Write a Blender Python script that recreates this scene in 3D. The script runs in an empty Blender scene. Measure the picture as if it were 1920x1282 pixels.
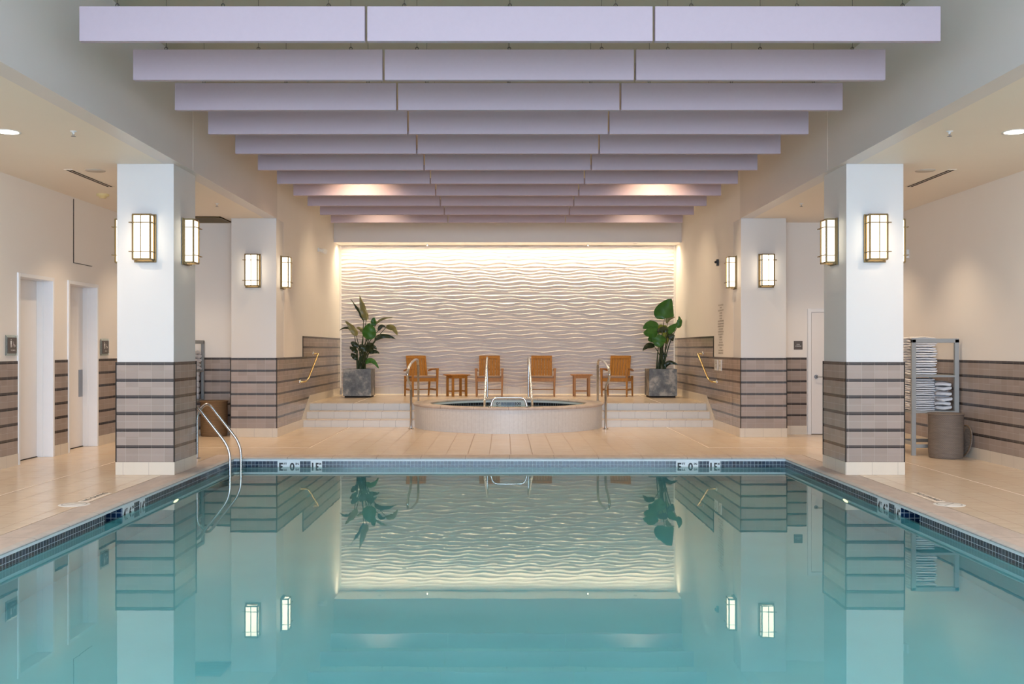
import bpy, bmesh, math, random
from mathutils import Vector, Matrix
import numpy as np
random.seed(7)
scn = bpy.context.scene
COL = scn.collection
PI = math.pi

# ---------------------------------------------------------------- camera
cam_d = bpy.data.cameras.new('camera'); cam = bpy.data.objects.new('camera', cam_d); COL.objects.link(cam)
F = 1880.0
cam_d.sensor_width = 36.0; cam_d.lens = F * 36.0 / 1920
cam_d.shift_x = 14 / 1920; cam_d.shift_y = 11 / 1920
cam_d.clip_start = 0.05; cam_d.clip_end = 100
cam.location = (-0.07, 0, 1.5); cam.rotation_euler = (PI / 2, 0, 0)
scn.camera = cam
# ---------------------------------------------------------------- world, exposure
w = bpy.data.worlds.new('world'); scn.world = w; w.use_nodes = True
w.node_tree.nodes['Background'].inputs[0].default_value = (0.75, 0.85, 1, 1)
w.node_tree.nodes['Background'].inputs[1].default_value = 0.3
scn.view_settings.view_transform = 'Standard'; scn.view_settings.look = 'None'
scn.view_settings.gamma = 1; scn.view_settings.use_curve_mapping = False
scn.view_settings.exposure = 0.18

def area(name, loc, rot, sx, sy, power, col):
    l = bpy.data.lights.new(name, 'AREA'); l.shape = 'RECTANGLE'; l.size = sx; l.size_y = sy
    l.energy = power; l.color = col
    o = bpy.data.objects.new(name, l); COL.objects.link(o); o.location = loc; o.rotation_euler = rot
    return o
def spot(name, loc, power, col, size=1.6, blend=0.6, rot=(0, 0, 0), rad=0.06):
    l = bpy.data.lights.new(name, 'SPOT'); l.energy = power; l.color = col
    l.spot_size = size; l.spot_blend = blend; l.shadow_soft_size = rad
    o = bpy.data.objects.new(name, l); COL.objects.link(o); o.location = loc; o.rotation_euler = rot
    return o
WARM = (1.0, 0.76, 0.51)
LED = (1.0, 0.82, 0.54)
COOL = (0.61, 0.78, 1.0)
# daylight through the tall glazing behind the camera
area('window_daylight', (0, -7.7, 2.4), (PI / 2, 0, 0), 12.0, 4.0, 1900, COOL)
area('overhead_fill', (0, 2.6, 4.85), (0, 0, 0), 7.0, 6.4, 270, COOL)  # added cool fill from above to brighten the pool; the ceiling has no opening
# led strip in the soffit above the carved wall
strip = area('soffit_strip', (0, 22.84, 3.85), (math.radians(8), 0, 0), 7.6, 0.08, 112, LED); strip.data.spread = math.radians(164)
for sx in (-2.6, 2.6):
    spot('alcove_fill_spot', (sx, 19.75, 4.88), 150, (1.0, .78, .5), 1.95, 0.9)  # added warm fill pair to lift the alcove side walls, no fitting modelled
# two recessed lamps between the baffles
for sx in (-2.47, 2.42):
    spot('baffle_downlight', (sx, 16.2, 4.88), 330, (1.0, .70, .42), 1.95, 0.9)
# recessed lamps of the aisles
for s in (-1, 1):
    for y in (2.5, 6.3, 10.1):
        spot('aisle_downlight', (s * 5.08, y, 3.655), 115, WARM, 2.55, 0.5)
    for y in (13.9, 16.0):
        spot('aisle_downlight', (s * 5.3, y, 3.655), 100, WARM, 1.8, 0.8)

# ---------------------------------------------------------------- helpers
class MB:
    def __init__(s): s.v = []; s.f = []; s.sm = []
    def add(s, vs, fs, smooth=False):
        b = len(s.v); s.v += [tuple(p) for p in vs]; s.f += [tuple(b + i for i in f) for f in fs]; s.sm += [smooth] * len(fs); return s
    def box(s, x0, x1, y0, y1, z0, z1, M=None):
        vs = [(x, y, z) for z in (z0, z1) for y in (y0, y1) for x in (x0, x1)]
        if M is not None: vs = [M @ Vector(p) for p in vs]
        return s.add(vs, [(0, 2, 3, 1), (4, 5, 7, 6), (0, 1, 5, 4), (2, 6, 7, 3), (0, 4, 6, 2), (1, 3, 7, 5)])
    def bar(s, a, b, w, h, up=(0, 0, 1), w2=None, h2=None):
        a = Vector(a); b = Vector(b); d = (b - a).normalized(); up = Vector(up)
        if abs(d.dot(up)) > .98: up = Vector((0, 1, 0))
        r = d.cross(up).normalized(); u = r.cross(d).normalized()
        w2 = w2 or w; h2 = h2 or h; vs = []
        for p, ww, hh in ((a, w, h), (b, w2, h2)):
            for i, j in ((-1, -1), (1, -1), (1, 1), (-1, 1)): vs.append(p + r * i * ww / 2 + u * j * hh / 2)
        return s.add(vs, [(3, 2, 1, 0), (4, 5, 6, 7), (0, 1, 5, 4), (1, 2, 6, 5), (2, 3, 7, 6), (3, 0, 4, 7)])
    def tube(s, pts, r, n=10, cap=True):
        pts = [Vector(p) for p in pts]; rr = r if isinstance(r, (list, tuple)) else [r] * len(pts)
        rings = []; ref = None
        for i, p in enumerate(pts):
            t = (pts[min(i + 1, len(pts) - 1)] - pts[max(i - 1, 0)]).normalized()
            if ref is None:
                ref = Vector((0, 0, 1)) if abs(t.z) < .9 else Vector((1, 0, 0))
            a = (ref - t * ref.dot(t)).normalized(); b = t.cross(a); ref = a
            rings.append([p + (a * math.cos(2 * PI * k / n) + b * math.sin(2 * PI * k / n)) * rr[i] for k in range(n)])
        vs = [q for R_ in rings for q in R_]; fs = []
        for i in range(len(pts) - 1):
            for k in range(n):
                k2 = (k + 1) % n; fs.append((i * n + k, i * n + k2, (i + 1) * n + k2, (i + 1) * n + k))
        s.add(vs, fs, True)
        if cap:
            s.add(rings[0], [tuple(reversed(range(n)))]); s.add(rings[-1], [tuple(range(n))])
        return s
    def lathe(s, prof, c=(0, 0, 0), n=48, smooth=True, M=None):
        vs = []; fs = []
        for r, z in prof:
            for k in range(n):
                p = Vector((c[0] + r * math.cos(2 * PI * k / n), c[1] + r * math.sin(2 * PI * k / n), c[2] + z))
                vs.append(M @ p if M is not None else p)
        for i in range(len(prof) - 1):
            for k in range(n):
                k2 = (k + 1) % n; fs.append((i * n + k, i * n + k2, (i + 1) * n + k2, (i + 1) * n + k))
        return s.add(vs, fs, smooth)
    def disc(s, c, r, z=0, n=32, M=None, flip=False):
        vs = [Vector((c[0] + r * math.cos(2 * PI * k / n), c[1] + r * math.sin(2 * PI * k / n), c[2] + z)) for k in range(n)]
        if M is not None: vs = [M @ p for p in vs]
        f = tuple(range(n))
        return s.add(vs, [tuple(reversed(f)) if flip else f])
    def build(s, name, m, parent=None, bevel=0, loc=None, seg=2):
        me = bpy.data.meshes.new(name); me.from_pydata(s.v, [], s.f); me.update()
        me.polygons.foreach_set('use_smooth', s.sm)
        if m: me.materials.append(m)
        o = bpy.data.objects.new(name, me); COL.objects.link(o)
        if parent: o.parent = parent
        if loc: o.location = loc
        if bevel:
            b = o.modifiers.new('bevel', 'BEVEL'); b.width = bevel; b.segments = seg; b.limit_method = 'ANGLE'; b.angle_limit = .6
            b.harden_normals = False
        return o
def tag(o, label=None, cat=None, group=None, kind=None):
    if label: o['label'] = label
    if cat: o['category'] = cat
    if group: o['group'] = group
    if kind: o['kind'] = kind
    return o
def empty(name, loc=(0, 0, 0), rz=0, label=None, cat=None, group=None, kind=None):
    o = bpy.data.objects.new(name, None); COL.objects.link(o); o.location = loc; o.rotation_euler = (0, 0, rz)
    o.empty_display_size = .1
    return tag(o, label, cat, group, kind)
def kids(o): return [c for c in bpy.data.objects if c.parent == o]
def copy_tree(o, parent=None):
    c = o.copy(); COL.objects.link(c)
    if parent: c.parent = parent
    for ch in kids(o): copy_tree(ch, c)
    return c
def struct(name, mb, m, bevel=0, parent=None):
    o = mb.build(name, m, parent, bevel); 
    if not parent: o['kind'] = 'structure'
    return o

# ---- materials
def lin(c):
    return tuple(((x / 255) / 12.92 if x / 255 <= .04045 else ((x / 255 + .055) / 1.055) ** 2.4) for x in c) + (1,)
class NT:
    def __init__(s, name):
        s.m = bpy.data.materials.new(name); s.m.use_nodes = True; s.t = s.m.node_tree
        s.b = s.t.nodes['Principled BSDF']; s.out = s.t.nodes['Material Output']
    def n(s, typ, **kw):
        k = s.t.nodes.new(typ)
        for a, v in kw.items(): setattr(k, a, v)
        return k
    def L(s, a, b): s.t.links.new(a, b)
    def math(s, op, a, b=0.0, c=None):
        k = s.n('ShaderNodeMath', operation=op)
        for i, v in enumerate((a, b) if c is None else (a, b, c)):
            if isinstance(v, (int, float)): k.inputs[i].default_value = v
            else: s.L(v, k.inputs[i])
        return k.outputs[0]
    def mix(s, fac, a, b):
        k = s.n('ShaderNodeMix', data_type='RGBA')
        for i, v in ((0, fac), (6, a), (7, b)):
            if isinstance(v, (int, float)): k.inputs[i].default_value = v
            elif isinstance(v, tuple): k.inputs[i].default_value = v
            else: s.L(v, k.inputs[i])
        return k.outputs[2]
    def mixf(s, fac, a, b):
        return s.math('ADD', s.math('MULTIPLY', fac, b), s.math('MULTIPLY', s.math('SUBTRACT', 1.0, fac), a))
    def pos(s):
        g = s.n('ShaderNodeNewGeometry'); p = s.n('ShaderNodeSeparateXYZ'); s.L(g.outputs['Position'], p.inputs[0])
        q = s.n('ShaderNodeSeparateXYZ'); s.L(g.outputs['Normal'], q.inputs[0])
        return g.outputs['Position'], p.outputs, q.outputs
    def noise(s, vec, scale, detail=3, rough=.5, mapscale=None):
        k = s.n('ShaderNodeTexNoise'); k.inputs['Scale'].default_value = scale; k.inputs['Detail'].default_value = detail
        k.inputs['Roughness'].default_value = rough
        if mapscale:
            mp = s.n('ShaderNodeMapping'); mp.inputs['Scale'].default_value = mapscale; s.L(vec, mp.inputs[0]); vec = mp.outputs[0]
        s.L(vec, k.inputs['Vector']); return k.outputs['Fac']
    def line(s, u, period, width, off=0.0):
        # 1 inside a joint of the given width that repeats with the period
        f = s.math('FRACT', s.math('DIVIDE', s.math('ADD', u, 1000 * period - off), period))
        d = s.math('MINIMUM', f, s.math('SUBTRACT', 1.0, f))
        return s.math('LESS_THAN', d, width / period / 2)
    def horiz(s, P, N):
        # horizontal run along a wall: Y where the wall faces X, else X
        f = s.math('GREATER_THAN', s.math('ABSOLUTE', N[0]), .6)
        return s.mixf(f, P[0], P[1])
    def bump(s, h, strength=.3, dist=.01):
        k = s.n('ShaderNodeBump'); k.inputs['Strength'].default_value = strength; k.inputs['Distance'].default_value = dist
        s.L(h, k.inputs['Height']); s.L(k.outputs[0], s.b.inputs['Normal'])
    def set(s, col=None, rough=None, metal=None, spec=None):
        if col is not None:
            if isinstance(col, tuple): s.b.inputs['Base Color'].default_value = col
            else: s.L(col, s.b.inputs['Base Color'])
        if rough is not None:
            if isinstance(rough, (int, float)): s.b.inputs['Roughness'].default_value = rough
            else: s.L(rough, s.b.inputs['Roughness'])
        if metal is not None: s.b.inputs['Metallic'].default_value = metal
        if spec is not None: s.b.inputs['Specular IOR Level'].default_value = spec
        return s
def plain(name, rgb, rough=.5, metal=0, var=.04, nscale=8, spec=.5, bump=0):
    t = NT(name); P, p, N = t.pos(); n = t.noise(P, nscale, 4)
    c = lin(rgb); d = tuple(x * (1 - 2 * var) for x in c[:3]) + (1,); e = tuple(min(1, x * (1 + var)) for x in c[:3]) + (1,)
    t.set(t.mix(n, d, e), rough, metal, spec)
    if bump: t.bump(t.noise(P, nscale * 12, 2), bump, .004)
    return t.m
def emis(name, rgb, strength):
    t = NT(name); t.set(tuple(rgb) + (1,), .5)
    t.b.inputs['Emission Color'].default_value = tuple(rgb) + (1,); t.b.inputs['Emission Strength'].default_value = strength
    return t.m

M_wall = plain('wall_paint', (240, 234, 228), .55, var=.01, nscale=2)
M_col = plain('column_paint', (222, 220, 219), .5, var=.01, nscale=2)
M_upper = plain('upper_wall_paint', (222, 214, 208), .35, var=.015, nscale=2)
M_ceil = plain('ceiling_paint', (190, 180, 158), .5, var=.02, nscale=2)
M_aisle = plain('aisle_ceiling_paint', (240, 228, 211), .45, var=.01, nscale=2)
M_door = plain('door_paint', (236, 232, 230), .4, var=.01)
M_frame = plain('door_frame_paint', (240, 240, 242), .3, var=.01)
M_gap = plain('dark_gap', (40, 34, 30), .8)
M_bronze = plain('bronze_metal', (132, 112, 78), .42, .8)
M_steel = plain('polished_steel', (196, 196, 198), .24, 1.0, var=.01)
M_steel2 = plain('satin_steel', (150, 150, 152), .35, 1.0, var=.01)
M_brass = plain('warm_polished_metal', (214, 182, 120), .2, 1.0, var=.01)
M_white = plain('white_plastic', (235, 233, 230), .4)
M_black = plain('black_marking', (18, 20, 24), .4)
M_joint = plain('pale_joint', (246, 232, 218), .5)
M_soil = plain('dark_soil', (40, 32, 26), .9)
M_lamp = emis('sconce_glass', (1.0, 0.87, 0.66), 3.4)
M_down = emis('downlight_lens', (1.0, 0.85, 0.62), 14.0)
M_pool_lamp = emis('pool_lamp_lens', (1.0, 0.72, 0.38), 3.0)

def wainscot_mat():
    t = NT('taupe_band_tile'); P, p, N = t.pos(); u = t.horiz(p, N)
    v = t.math('SUBTRACT', 1.3322 + 0.1963 * 4, p[2])              # down from the band tops
    fr = t.math('MULTIPLY', t.math('FRACT', t.math('DIVIDE', v, .1963)), .1963)
    charcoal = t.math('LESS_THAN', fr, .026)
    black = t.math('MULTIPLY', t.math('GREATER_THAN', fr, .026), t.math('LESS_THAN', fr, .036))
    gv = t.line(u, .1525, .0032, .03)
    gh = t.math('LESS_THAN', t.math('ABSOLUTE', t.math('SUBTRACT', fr, .1162)), .0014)
    grout = t.math('MAXIMUM', gv, gh)
    # slight shade of its own for each tile
    cell = t.math('ADD', t.math('FLOOR', t.math('DIVIDE', t.math('ADD', u, 152.5 - .03), .1525)), t.math('MULTIPLY', t.math('FLOOR', t.math('DIVIDE', v, .0981)), 17.3))
    wn = t.n('ShaderNodeTexWhiteNoise', noise_dimensions='1D'); t.L(cell, wn.inputs['W'])
    c = t.mix(wn.outputs[0], lin((156, 141, 132)), lin((168, 152, 143)))
    c = t.mix(grout, c, lin((178, 166, 155)))
    c = t.mix(charcoal, c, lin((74, 66, 63))); c = t.mix(black, c, lin((22, 19, 19)))
    c = t.mix(t.math('MULTIPLY', gv, t.math('MAXIMUM', charcoal, black)), c, lin((120, 108, 100)))
    r = t.mixf(grout, .20, .7)
    t.set(c, r); t.b.inputs['Specular IOR Level'].default_value = .45
    t.bump(t.math('SUBTRACT', 1.0, t.math('MAXIMUM', grout, black)), .35, .003)
    return t.m
M_wain = wainscot_mat()
def base_mat(name, rgb, per, vert=True, rough=.3, jw=.0035, jc=(170, 158, 148), off=0.0):
    t = NT(name); P, p, N = t.pos(); u = t.horiz(p, N); g = t.line(u, per, jw, off)
    n = t.noise(P, 6, 4); c = lin(rgb); d = tuple(x * .9 for x in c[:3]) + (1,)
    t.set(t.mix(g, t.mix(n, d, c), lin(jc)), rough); return t.m
M_base = base_mat('cream_base_tile', (226, 214, 198), .305)
M_riser = base_mat('cream_riser_tile', (230, 222, 212), .305, jc=(150, 142, 138))
def floor_mat():
    t = NT('travertine_floor'); P, p, N = t.pos()
    gx = t.line(p[0], .305, .008, .02); gy = t.line(p[1], .61, .006, .02); g = t.math('MAXIMUM', gx, gy)
    cx = t.math('FLOOR', t.math('DIVIDE', t.math('ADD', p[0], 30.5 - .02), .305)); cy = t.math('FLOOR', t.math('DIVIDE', t.math('ADD', p[1], 61 - .02), .61))
    wn = t.n('ShaderNodeTexWhiteNoise', noise_dimensions='1D'); t.L(t.math('ADD', cx, t.math('MULTIPLY', cy, 31.7)), wn.inputs['W'])
    n1 = t.noise(P, 1.0, 5, .6, (3.0, 26, 1)); n2 = t.noise(P, 2.2, 3)
    c = t.mix(n1, lin((216, 196, 172)), lin((236, 219, 199)))
    c = t.mix(t.math('MULTIPLY', wn.outputs[0], .28), c, lin((226, 198, 168)))
    c = t.mix(t.math('MULTIPLY', n2, .25), c, lin((222, 200, 180)))
    c = t.mix(t.math('MULTIPLY', g, .9), c, lin((140, 112, 92)))
    r = t.mixf(g, t.mixf(n1, .16, .30), .6)
    t.set(c, r, spec=.5)
    t.bump(t.math('ADD', t.math('MULTIPLY', n1, .25), t.math('SUBTRACT', 1.0, g)), .12, .002)
    return t.m
M_floor = floor_mat()
def coping_mat():
    t = NT('sandstone_coping'); P, p, N = t.pos()
    side = t.math('GREATER_THAN', t.math('ABSOLUTE', p[0]), 3.765)
    far = t.math('GREATER_THAN', p[1], 13.76)
    side = t.math('MULTIPLY', side, t.math('SUBTRACT', 1.0, far))
    u = t.mixf(side, p[0], p[1]); g = t.line(u, .61, .005, .0)
    n1 = t.noise(P, 1.6, 6, .65, (5, 1.4, 3)); n2 = t.noise(P, 14, 4)
    c = t.mix(n1, lin((150, 132, 124)), lin((234, 216, 204)))
    c = t.mix(t.math('MULTIPLY', n2, .35), c, lin((196, 188, 184)))
    nose = t.math('MULTIPLY', t.math('LESS_THAN', p[2], -.0012), t.math('GREATER_THAN', p[2], -.06))
    c = t.mix(t.math('MULTIPLY', nose, .6), c, t.mix(n2, lin((158, 160, 160)), lin((206, 208, 206))))
    c = t.mix(g, c, lin((112, 100, 94)))
    t.set(c, .5); t.bump(n2, .25, .006); return t.m
M_coping = coping_mat()
def mosaic_mat(name, per=.0508, zoff=-.055, c1=(18, 34, 54), c2=(30, 54, 80), gc=(176, 190, 198), circ=False):
    t = NT(name); P, p, N = t.pos()
    if circ:
        u = t.math('MULTIPLY', t.math('ARCTAN2', t.math('SUBTRACT', p[1], 19.3), p[0]), 1.49)
    else: u = t.horiz(p, N)
    g = t.math('MAXIMUM', t.line(u, per, .004, .01), t.line(p[2], per, .004, zoff))
    cell = t.math('ADD', t.math('FLOOR', t.math('DIVIDE', t.math('ADD', u, 1000 * per - .01), per)), t.math('MULTIPLY', t.math('FLOOR', t.math('DIVIDE', t.math('ADD', p[2], 100 * per - zoff), per)), 13.7))
    wn = t.n('ShaderNodeTexWhiteNoise', noise_dimensions='1D'); t.L(cell, wn.inputs['W'])
    t.set(t.mix(g, t.mix(wn.outputs[0], lin(c1), lin(c2)), lin(gc)), t.mixf(g, .12, .7)); return t.m
M_mosaic = mosaic_mat('navy_mosaic')
M_spamosaic = mosaic_mat('spa_mosaic', .058, .374, (12, 18, 30), (20, 32, 48), (150, 160, 168), True)
M_skim = mosaic_mat('skimmer_tile', .0508, -.055, (18, 38, 66), (24, 50, 82))
M_plaster = plain('pool_plaster', (192, 226, 234), .8, var=.06, nscale=1.5)
M_bandwhite = plain('white_waterline_grout', (228, 236, 240), .5, var=.03)
def spa_wall_mat():
    t = NT('spa_wall_tile'); P, p, N = t.pos()
    a = t.math('MULTIPLY', t.math('ARCTAN2', t.math('SUBTRACT', p[1], 19.3), p[0]), 1.8)
    g = t.line(a, .076, .0022); n = t.noise(P, 22, 4)
    t.set(t.mix(t.math('MULTIPLY', g, .6), t.mix(n, lin((206, 200, 196)), lin((226, 222, 218))), lin((150, 142, 138))), .35); return t.m
M_spawall = spa_wall_mat()
M_baffle = plain('lilac_baffle', (190, 173, 184), .7, var=.02, nscale=30)
def wood_mat():
    t = NT('oiled_teak'); tc = t.n('ShaderNodeTexCoord'); n = t.noise(tc.outputs['Object'], 1, 5, .6, (60, 60, 4))
    t.set(t.mix(n, lin((128, 76, 20)), lin((206, 140, 52))), .45); return t.m
M_teak = wood_mat()
M_cush = plain('taupe_cushion', (150, 124, 108), .9, bump=.3)
def planter_mat():
    t = NT('patinated_zinc'); P, p, N = t.pos(); n = t.noise(P, 3.5, 6, .65); n2 = t.noise(P, 9, 4)
    r = t.n('ShaderNodeValToRGB'); t.L(n, r.inputs[0]); e = r.color_ramp.elements
    e[0].position = .38; e[0].color = lin((76, 78, 80)); e[1].position = .62; e[1].color = lin((178, 168, 154))
    k = e.new(.5); k.color = lin((112, 112, 110))
    t.set(t.mix(t.math('MULTIPLY', n2, .3), r.outputs[0], lin((110, 92, 74))), .45, .25); return t.m
M_planter = planter_mat()
def leaf_mat(name, a, b, back):
    t = NT(name); tc = t.n('ShaderNodeTexCoord'); n = t.noise(tc.outputs['Object'], 7, 4)
    g = t.n('ShaderNodeNewGeometry')
    t.set(t.mix(t.math('MULTIPLY', g.outputs['Backfacing'], .6), t.mix(n, lin(a), lin(b)), lin(back)), .38); return t.m
M_leaf = leaf_mat('green_leaf', (24, 70, 18), (70, 128, 40), (90, 110, 50))
M_leafd = leaf_mat('dark_leaf', (18, 34, 14), (40, 58, 26), (70, 78, 42))
M_leafo = leaf_mat('olive_leaf', (96, 92, 46), (146, 138, 84), (120, 116, 66))
M_leafy = leaf_mat('yellow_leaf', (112, 128, 34), (168, 168, 60), (150, 150, 60))
M_stem = plain('leaf_stalk_green', (52, 66, 30), .5, var=.2)
M_rack = plain('grey_painted_wood', (160, 162, 162), .5)
M_towel = plain('white_towelling', (236, 236, 240), .95, var=.03, nscale=40, bump=.5)
def wicker_mat(name, a, b):
    t = NT(name); tc = t.n('ShaderNodeTexCoord'); s = t.n('ShaderNodeSeparateXYZ'); t.L(tc.outputs['Object'], s.inputs[0])
    an = t.math('ARCTAN2', s.outputs[1], s.outputs[0])
    row = t.math('FLOOR', t.math('MULTIPLY', s.outputs[2], 80)); ph = t.math('MULTIPLY', t.math('MODULO', row, 2.0), PI)
    v = t.math('SINE', t.math('ADD', t.math('MULTIPLY', an, 60), ph)); z = t.math('SINE', t.math('MULTIPLY', s.outputs[2], 80 * 2 * PI))
    h = t.math('ADD', t.math('MULTIPLY', v, .3), t.math('MULTIPLY', z, .5))
    n = t.noise(tc.outputs['Object'], 5, 3, .5, (1, 1, 8))
    c = t.mix(n, lin(a), lin(b)); c = t.mix(t.math('MULTIPLY', t.math('LESS_THAN', h, -.25), .5), c, lin((36, 26, 18)))
    t.set(c, .6); t.bump(h, .6, .006); return t.m
M_wick = wicker_mat('grey_brown_wicker', (112, 98, 88), (152, 138, 126))
M_wickb = wicker_mat('brown_wicker', (122, 92, 62), (164, 130, 92))
def water_mat(name, tint, ripple):
    t = NT(name); P, p, N = t.pos(); t.t.nodes.remove(t.b)
    gl = t.n('ShaderNodeBsdfGlossy'); gl.inputs['Roughness'].default_value = 0.0; gl.inputs['Color'].default_value = (.96, 1, .96, 1)
    rf = t.n('ShaderNodeBsdfRefraction'); rf.inputs['IOR'].default_value = 1.33; rf.inputs['Roughness'].default_value = 0.0
    rf.inputs['Color'].default_value = tint
    fr = t.n('ShaderNodeFresnel'); fr.inputs['IOR'].default_value = 1.33
    mx = t.n('ShaderNodeMixShader'); t.L(fr.outputs[0], mx.inputs[0]); t.L(rf.outputs[0], mx.inputs[1]); t.L(gl.outputs[0], mx.inputs[2])
    n = t.noise(P, 1, 3, .5, (1.6, 5.0, 1)); b = t.n('ShaderNodeBump'); b.inputs['Strength'].default_value = ripple; b.inputs['Distance'].default_value = .02
    t.L(n, b.inputs['Height'])
    for k in (gl, rf, fr): t.L(b.outputs[0], k.inputs['Normal'])
    t.L(mx.outputs[0], t.out.inputs[0]); return t.m
M_water = water_mat('pool_water', (.65, .98, .97, 1), .006)
M_glass = NT('clear_glass').set((.85, .95, .92, 1), .05).m
M_glass.node_tree.nodes['Principled BSDF'].inputs['Transmission Weight'].default_value = .9

def text_on(s, o, right, up, x0, x1, z0, z1, m, parent, name='lettering', depth=.0015):
    """lettering fitted to a box on a plane: o origin, right/up axes"""
    cu = bpy.data.curves.new('t', 'FONT'); cu.body = s; cu.align_x = 'LEFT'; cu.resolution_u = 3; cu.offset = .035 if len(s) < 3 else .008
    ob = bpy.data.objects.new('t', cu); COL.objects.link(ob); bpy.context.view_layer.update()
    me = bpy.data.meshes.new_from_object(ob.evaluated_get(bpy.context.evaluated_depsgraph_get()))
    bpy.data.objects.remove(ob); n = len(me.vertices)
    co = np.empty(n * 3); me.vertices.foreach_get('co', co); co = co.reshape(-1, 3)
    lo = co.min(0); hi = co.max(0); right = Vector(right); up = Vector(up); nrm = right.cross(up); o = Vector(o)
    R_ = np.array(right); U = np.array(up); Nn = np.array(nrm)
    a = (co[:, 0] - lo[0]) / max(1e-6, hi[0] - lo[0]) * (x1 - x0) + x0
    b = (co[:, 1] - lo[1]) / max(1e-6, hi[1] - lo[1]) * (z1 - z0) + z0
    new = np.array(o)[None] + a[:, None] * R_[None] + b[:, None] * U[None] + Nn[None] * depth
    me.vertices.foreach_set('co', new.ravel()); me.update(); me.materials.clear(); me.materials.append(m)
    q = bpy.data.objects.new(name, me); COL.objects.link(q); q.name = name
    if parent: q.parent = parent
    return q

# ================================================================ ROOM SHELL
XW = 3.9; XA = 6.3; ZA = 3.675; ZC = 4.9; YE = 17.4; YB = 23.3; YN = -8.0; XP = 3.79; YP = 13.77; Y0 = 1.2
CO = .32
fl = MB()
fl.box(-XA - .3, -XP - CO, YN, YE + .1, -.25, 0).box(XP + CO, XA + .3, YN, YE + .1, -.25, 0)
fl.box(-XP - CO, XP + CO, YP + CO, YB + .2, -.25, 0).box(-XP - CO, XP + CO, YN, Y0 - CO, -.25, 0)
struct('floor', fl, M_floor)
jt = MB(); e = .0012
for s in (-1, 1):
    jt.box(*sorted((s * 5.206, s * 5.194)), YN, 15.06, 0, e)
    jt.box(*sorted((s * 5.2, s * 3.0)), 15.054, 15.066, 0, e)
    jt.box(*sorted((s * 3.006, s * 2.994)), 15.06, 18.98, 0, e)
struct('trim_1', jt, M_joint)

def wall_seg(mb, x0, x1, ys, z0, z1):
    for a, b in ys: mb.box(x0, x1, a, b, z0, z1)
D1 = (12.86, 13.80); D2 = (14.33, 15.30); DH = 2.42
ysL = [(YN, D1[0]), (D1[1], D2[0]), (D2[1], YE)]
wl = MB(); wall_seg(wl, -XA - .3, -XA, ysL, 0, ZA); wall_seg(wl, -XA - .3, -XA, [D1, D2], DH, ZA)
wallL = struct('wall_left', wl, M_wall)
t_ = MB(); ysT = [(YN, D1[0] - .05), (D1[1] + .05, D2[0] - .05), (D2[1] + .05, YE)]
wall_seg(t_, -XA, -XA + .012, ysT, .152, 1.3322); struct('tiling', t_, M_wain, parent=wallL)
b_ = MB(); wall_seg(b_, -XA, -XA + .018, ysT, 0, .152); struct('baseboard_left', b_, M_base)
wr = MB().box(XA, XA + .3, YN, YE, 0, ZA); wallR = struct('wall_right', wr, M_wall)
struct('tiling', MB().box(XA - .012, XA, YN, YE, .152, 1.3322), M_wain, parent=wallR)
struct('baseboard_right', MB().box(XA - .018, XA, YN, YE, 0, .152), M_base)
# blocks that close the aisles and flank the spa alcove
for s, nm in ((-1, 'left'), (1, 'right')):
    X = lambda a, b: sorted((s * a, s * b))
    wb = MB().box(*X(XW, XA + .3), YE, YB + .3, 0, ZC)
    wb.box(*X(XW, XW + .76), 16.9, YE, ZA, ZC)
    W_ = struct('wall_alcove_' + nm, wb, M_wall)
    tl = MB()
    x1 = XA if s < 0 else 5.17
    tl.box(*X(4.66, x1), YE - .012, YE, .152, 1.3322)
    # tiling beside the steps: the low run, the raised run and the slanted lower edge
    xi = XW - .012; yA, yB_ = 18.85, 19.65; yr = 19.02
    def slab(pts):
        n = len(pts); vs = [(s * XW, y, z) for y, z in pts] + [(s * xi, y, z) for y, z in pts]
        fs = [tuple(range(n)), tuple(reversed(range(n, 2 * n)))] + [(i, (i + 1) % n, n + (i + 1) % n, n + i) for i in range(n)]
        return vs, fs
    tl.add(*slab([(16.84, .152), (yA, .152), (yr, .255), (yr, 1.3322), (16.84, 1.3322)]))
    tl.add(*slab([(yr, .255), (yB_, .572), (YB, .572), (YB, 1.7248), (yr, 1.7248)]))
    struct('tiling', tl, M_wain, parent=W_)
    struct('tiling_edge', MB().box(*X(xi - .002, XW), yr - .012, yr, 1.3322, 1.7248), M_gap, parent=W_)
    bb = MB(); xi = XW - .02
    bb.add(*slab([(16.84, 0), (yA + .3, 0), (yA + .3, .3), (yA, .152), (16.84, .152)]))
    bb.add(*slab([(yA + .3, 0), (yB_, 0), (yB_, .572), (yA + .3, .152 + .42 * .3 / .8)]))
    bb.add(*slab([(yB_, .42), (YB, .42), (YB, .572), (yB_, .572)]))
    bb.box(*X(4.66, x1), YE - .018, YE, 0, .152)
    struct('baseboard_alcove_' + nm, bb, M_base)
    struct('wall_upper_' + nm, MB().box(*X(XW, XW + .2), YN, 16.9, ZA, ZC), M_upper)
    struct('trim_%d' % (2 if s < 0 else 3), MB().box(*X(XW - .002, XW), 12.325, 12.331, ZA, 4.6), M_joint)
    struct('ceiling_aisle_' + nm, MB().box(*X(XW + .2, XA + .3), YN, YE, ZA, ZA + .15), M_aisle)
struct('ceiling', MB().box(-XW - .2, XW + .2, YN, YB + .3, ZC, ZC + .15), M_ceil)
struct('wall_back', MB().box(-XW, XW, YB, YB + .3, 0, ZC), M_wall)
struct('header_beam', MB().box(-XW, XW, 22.5, YB, 3.867, ZC), M_upper)
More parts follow.
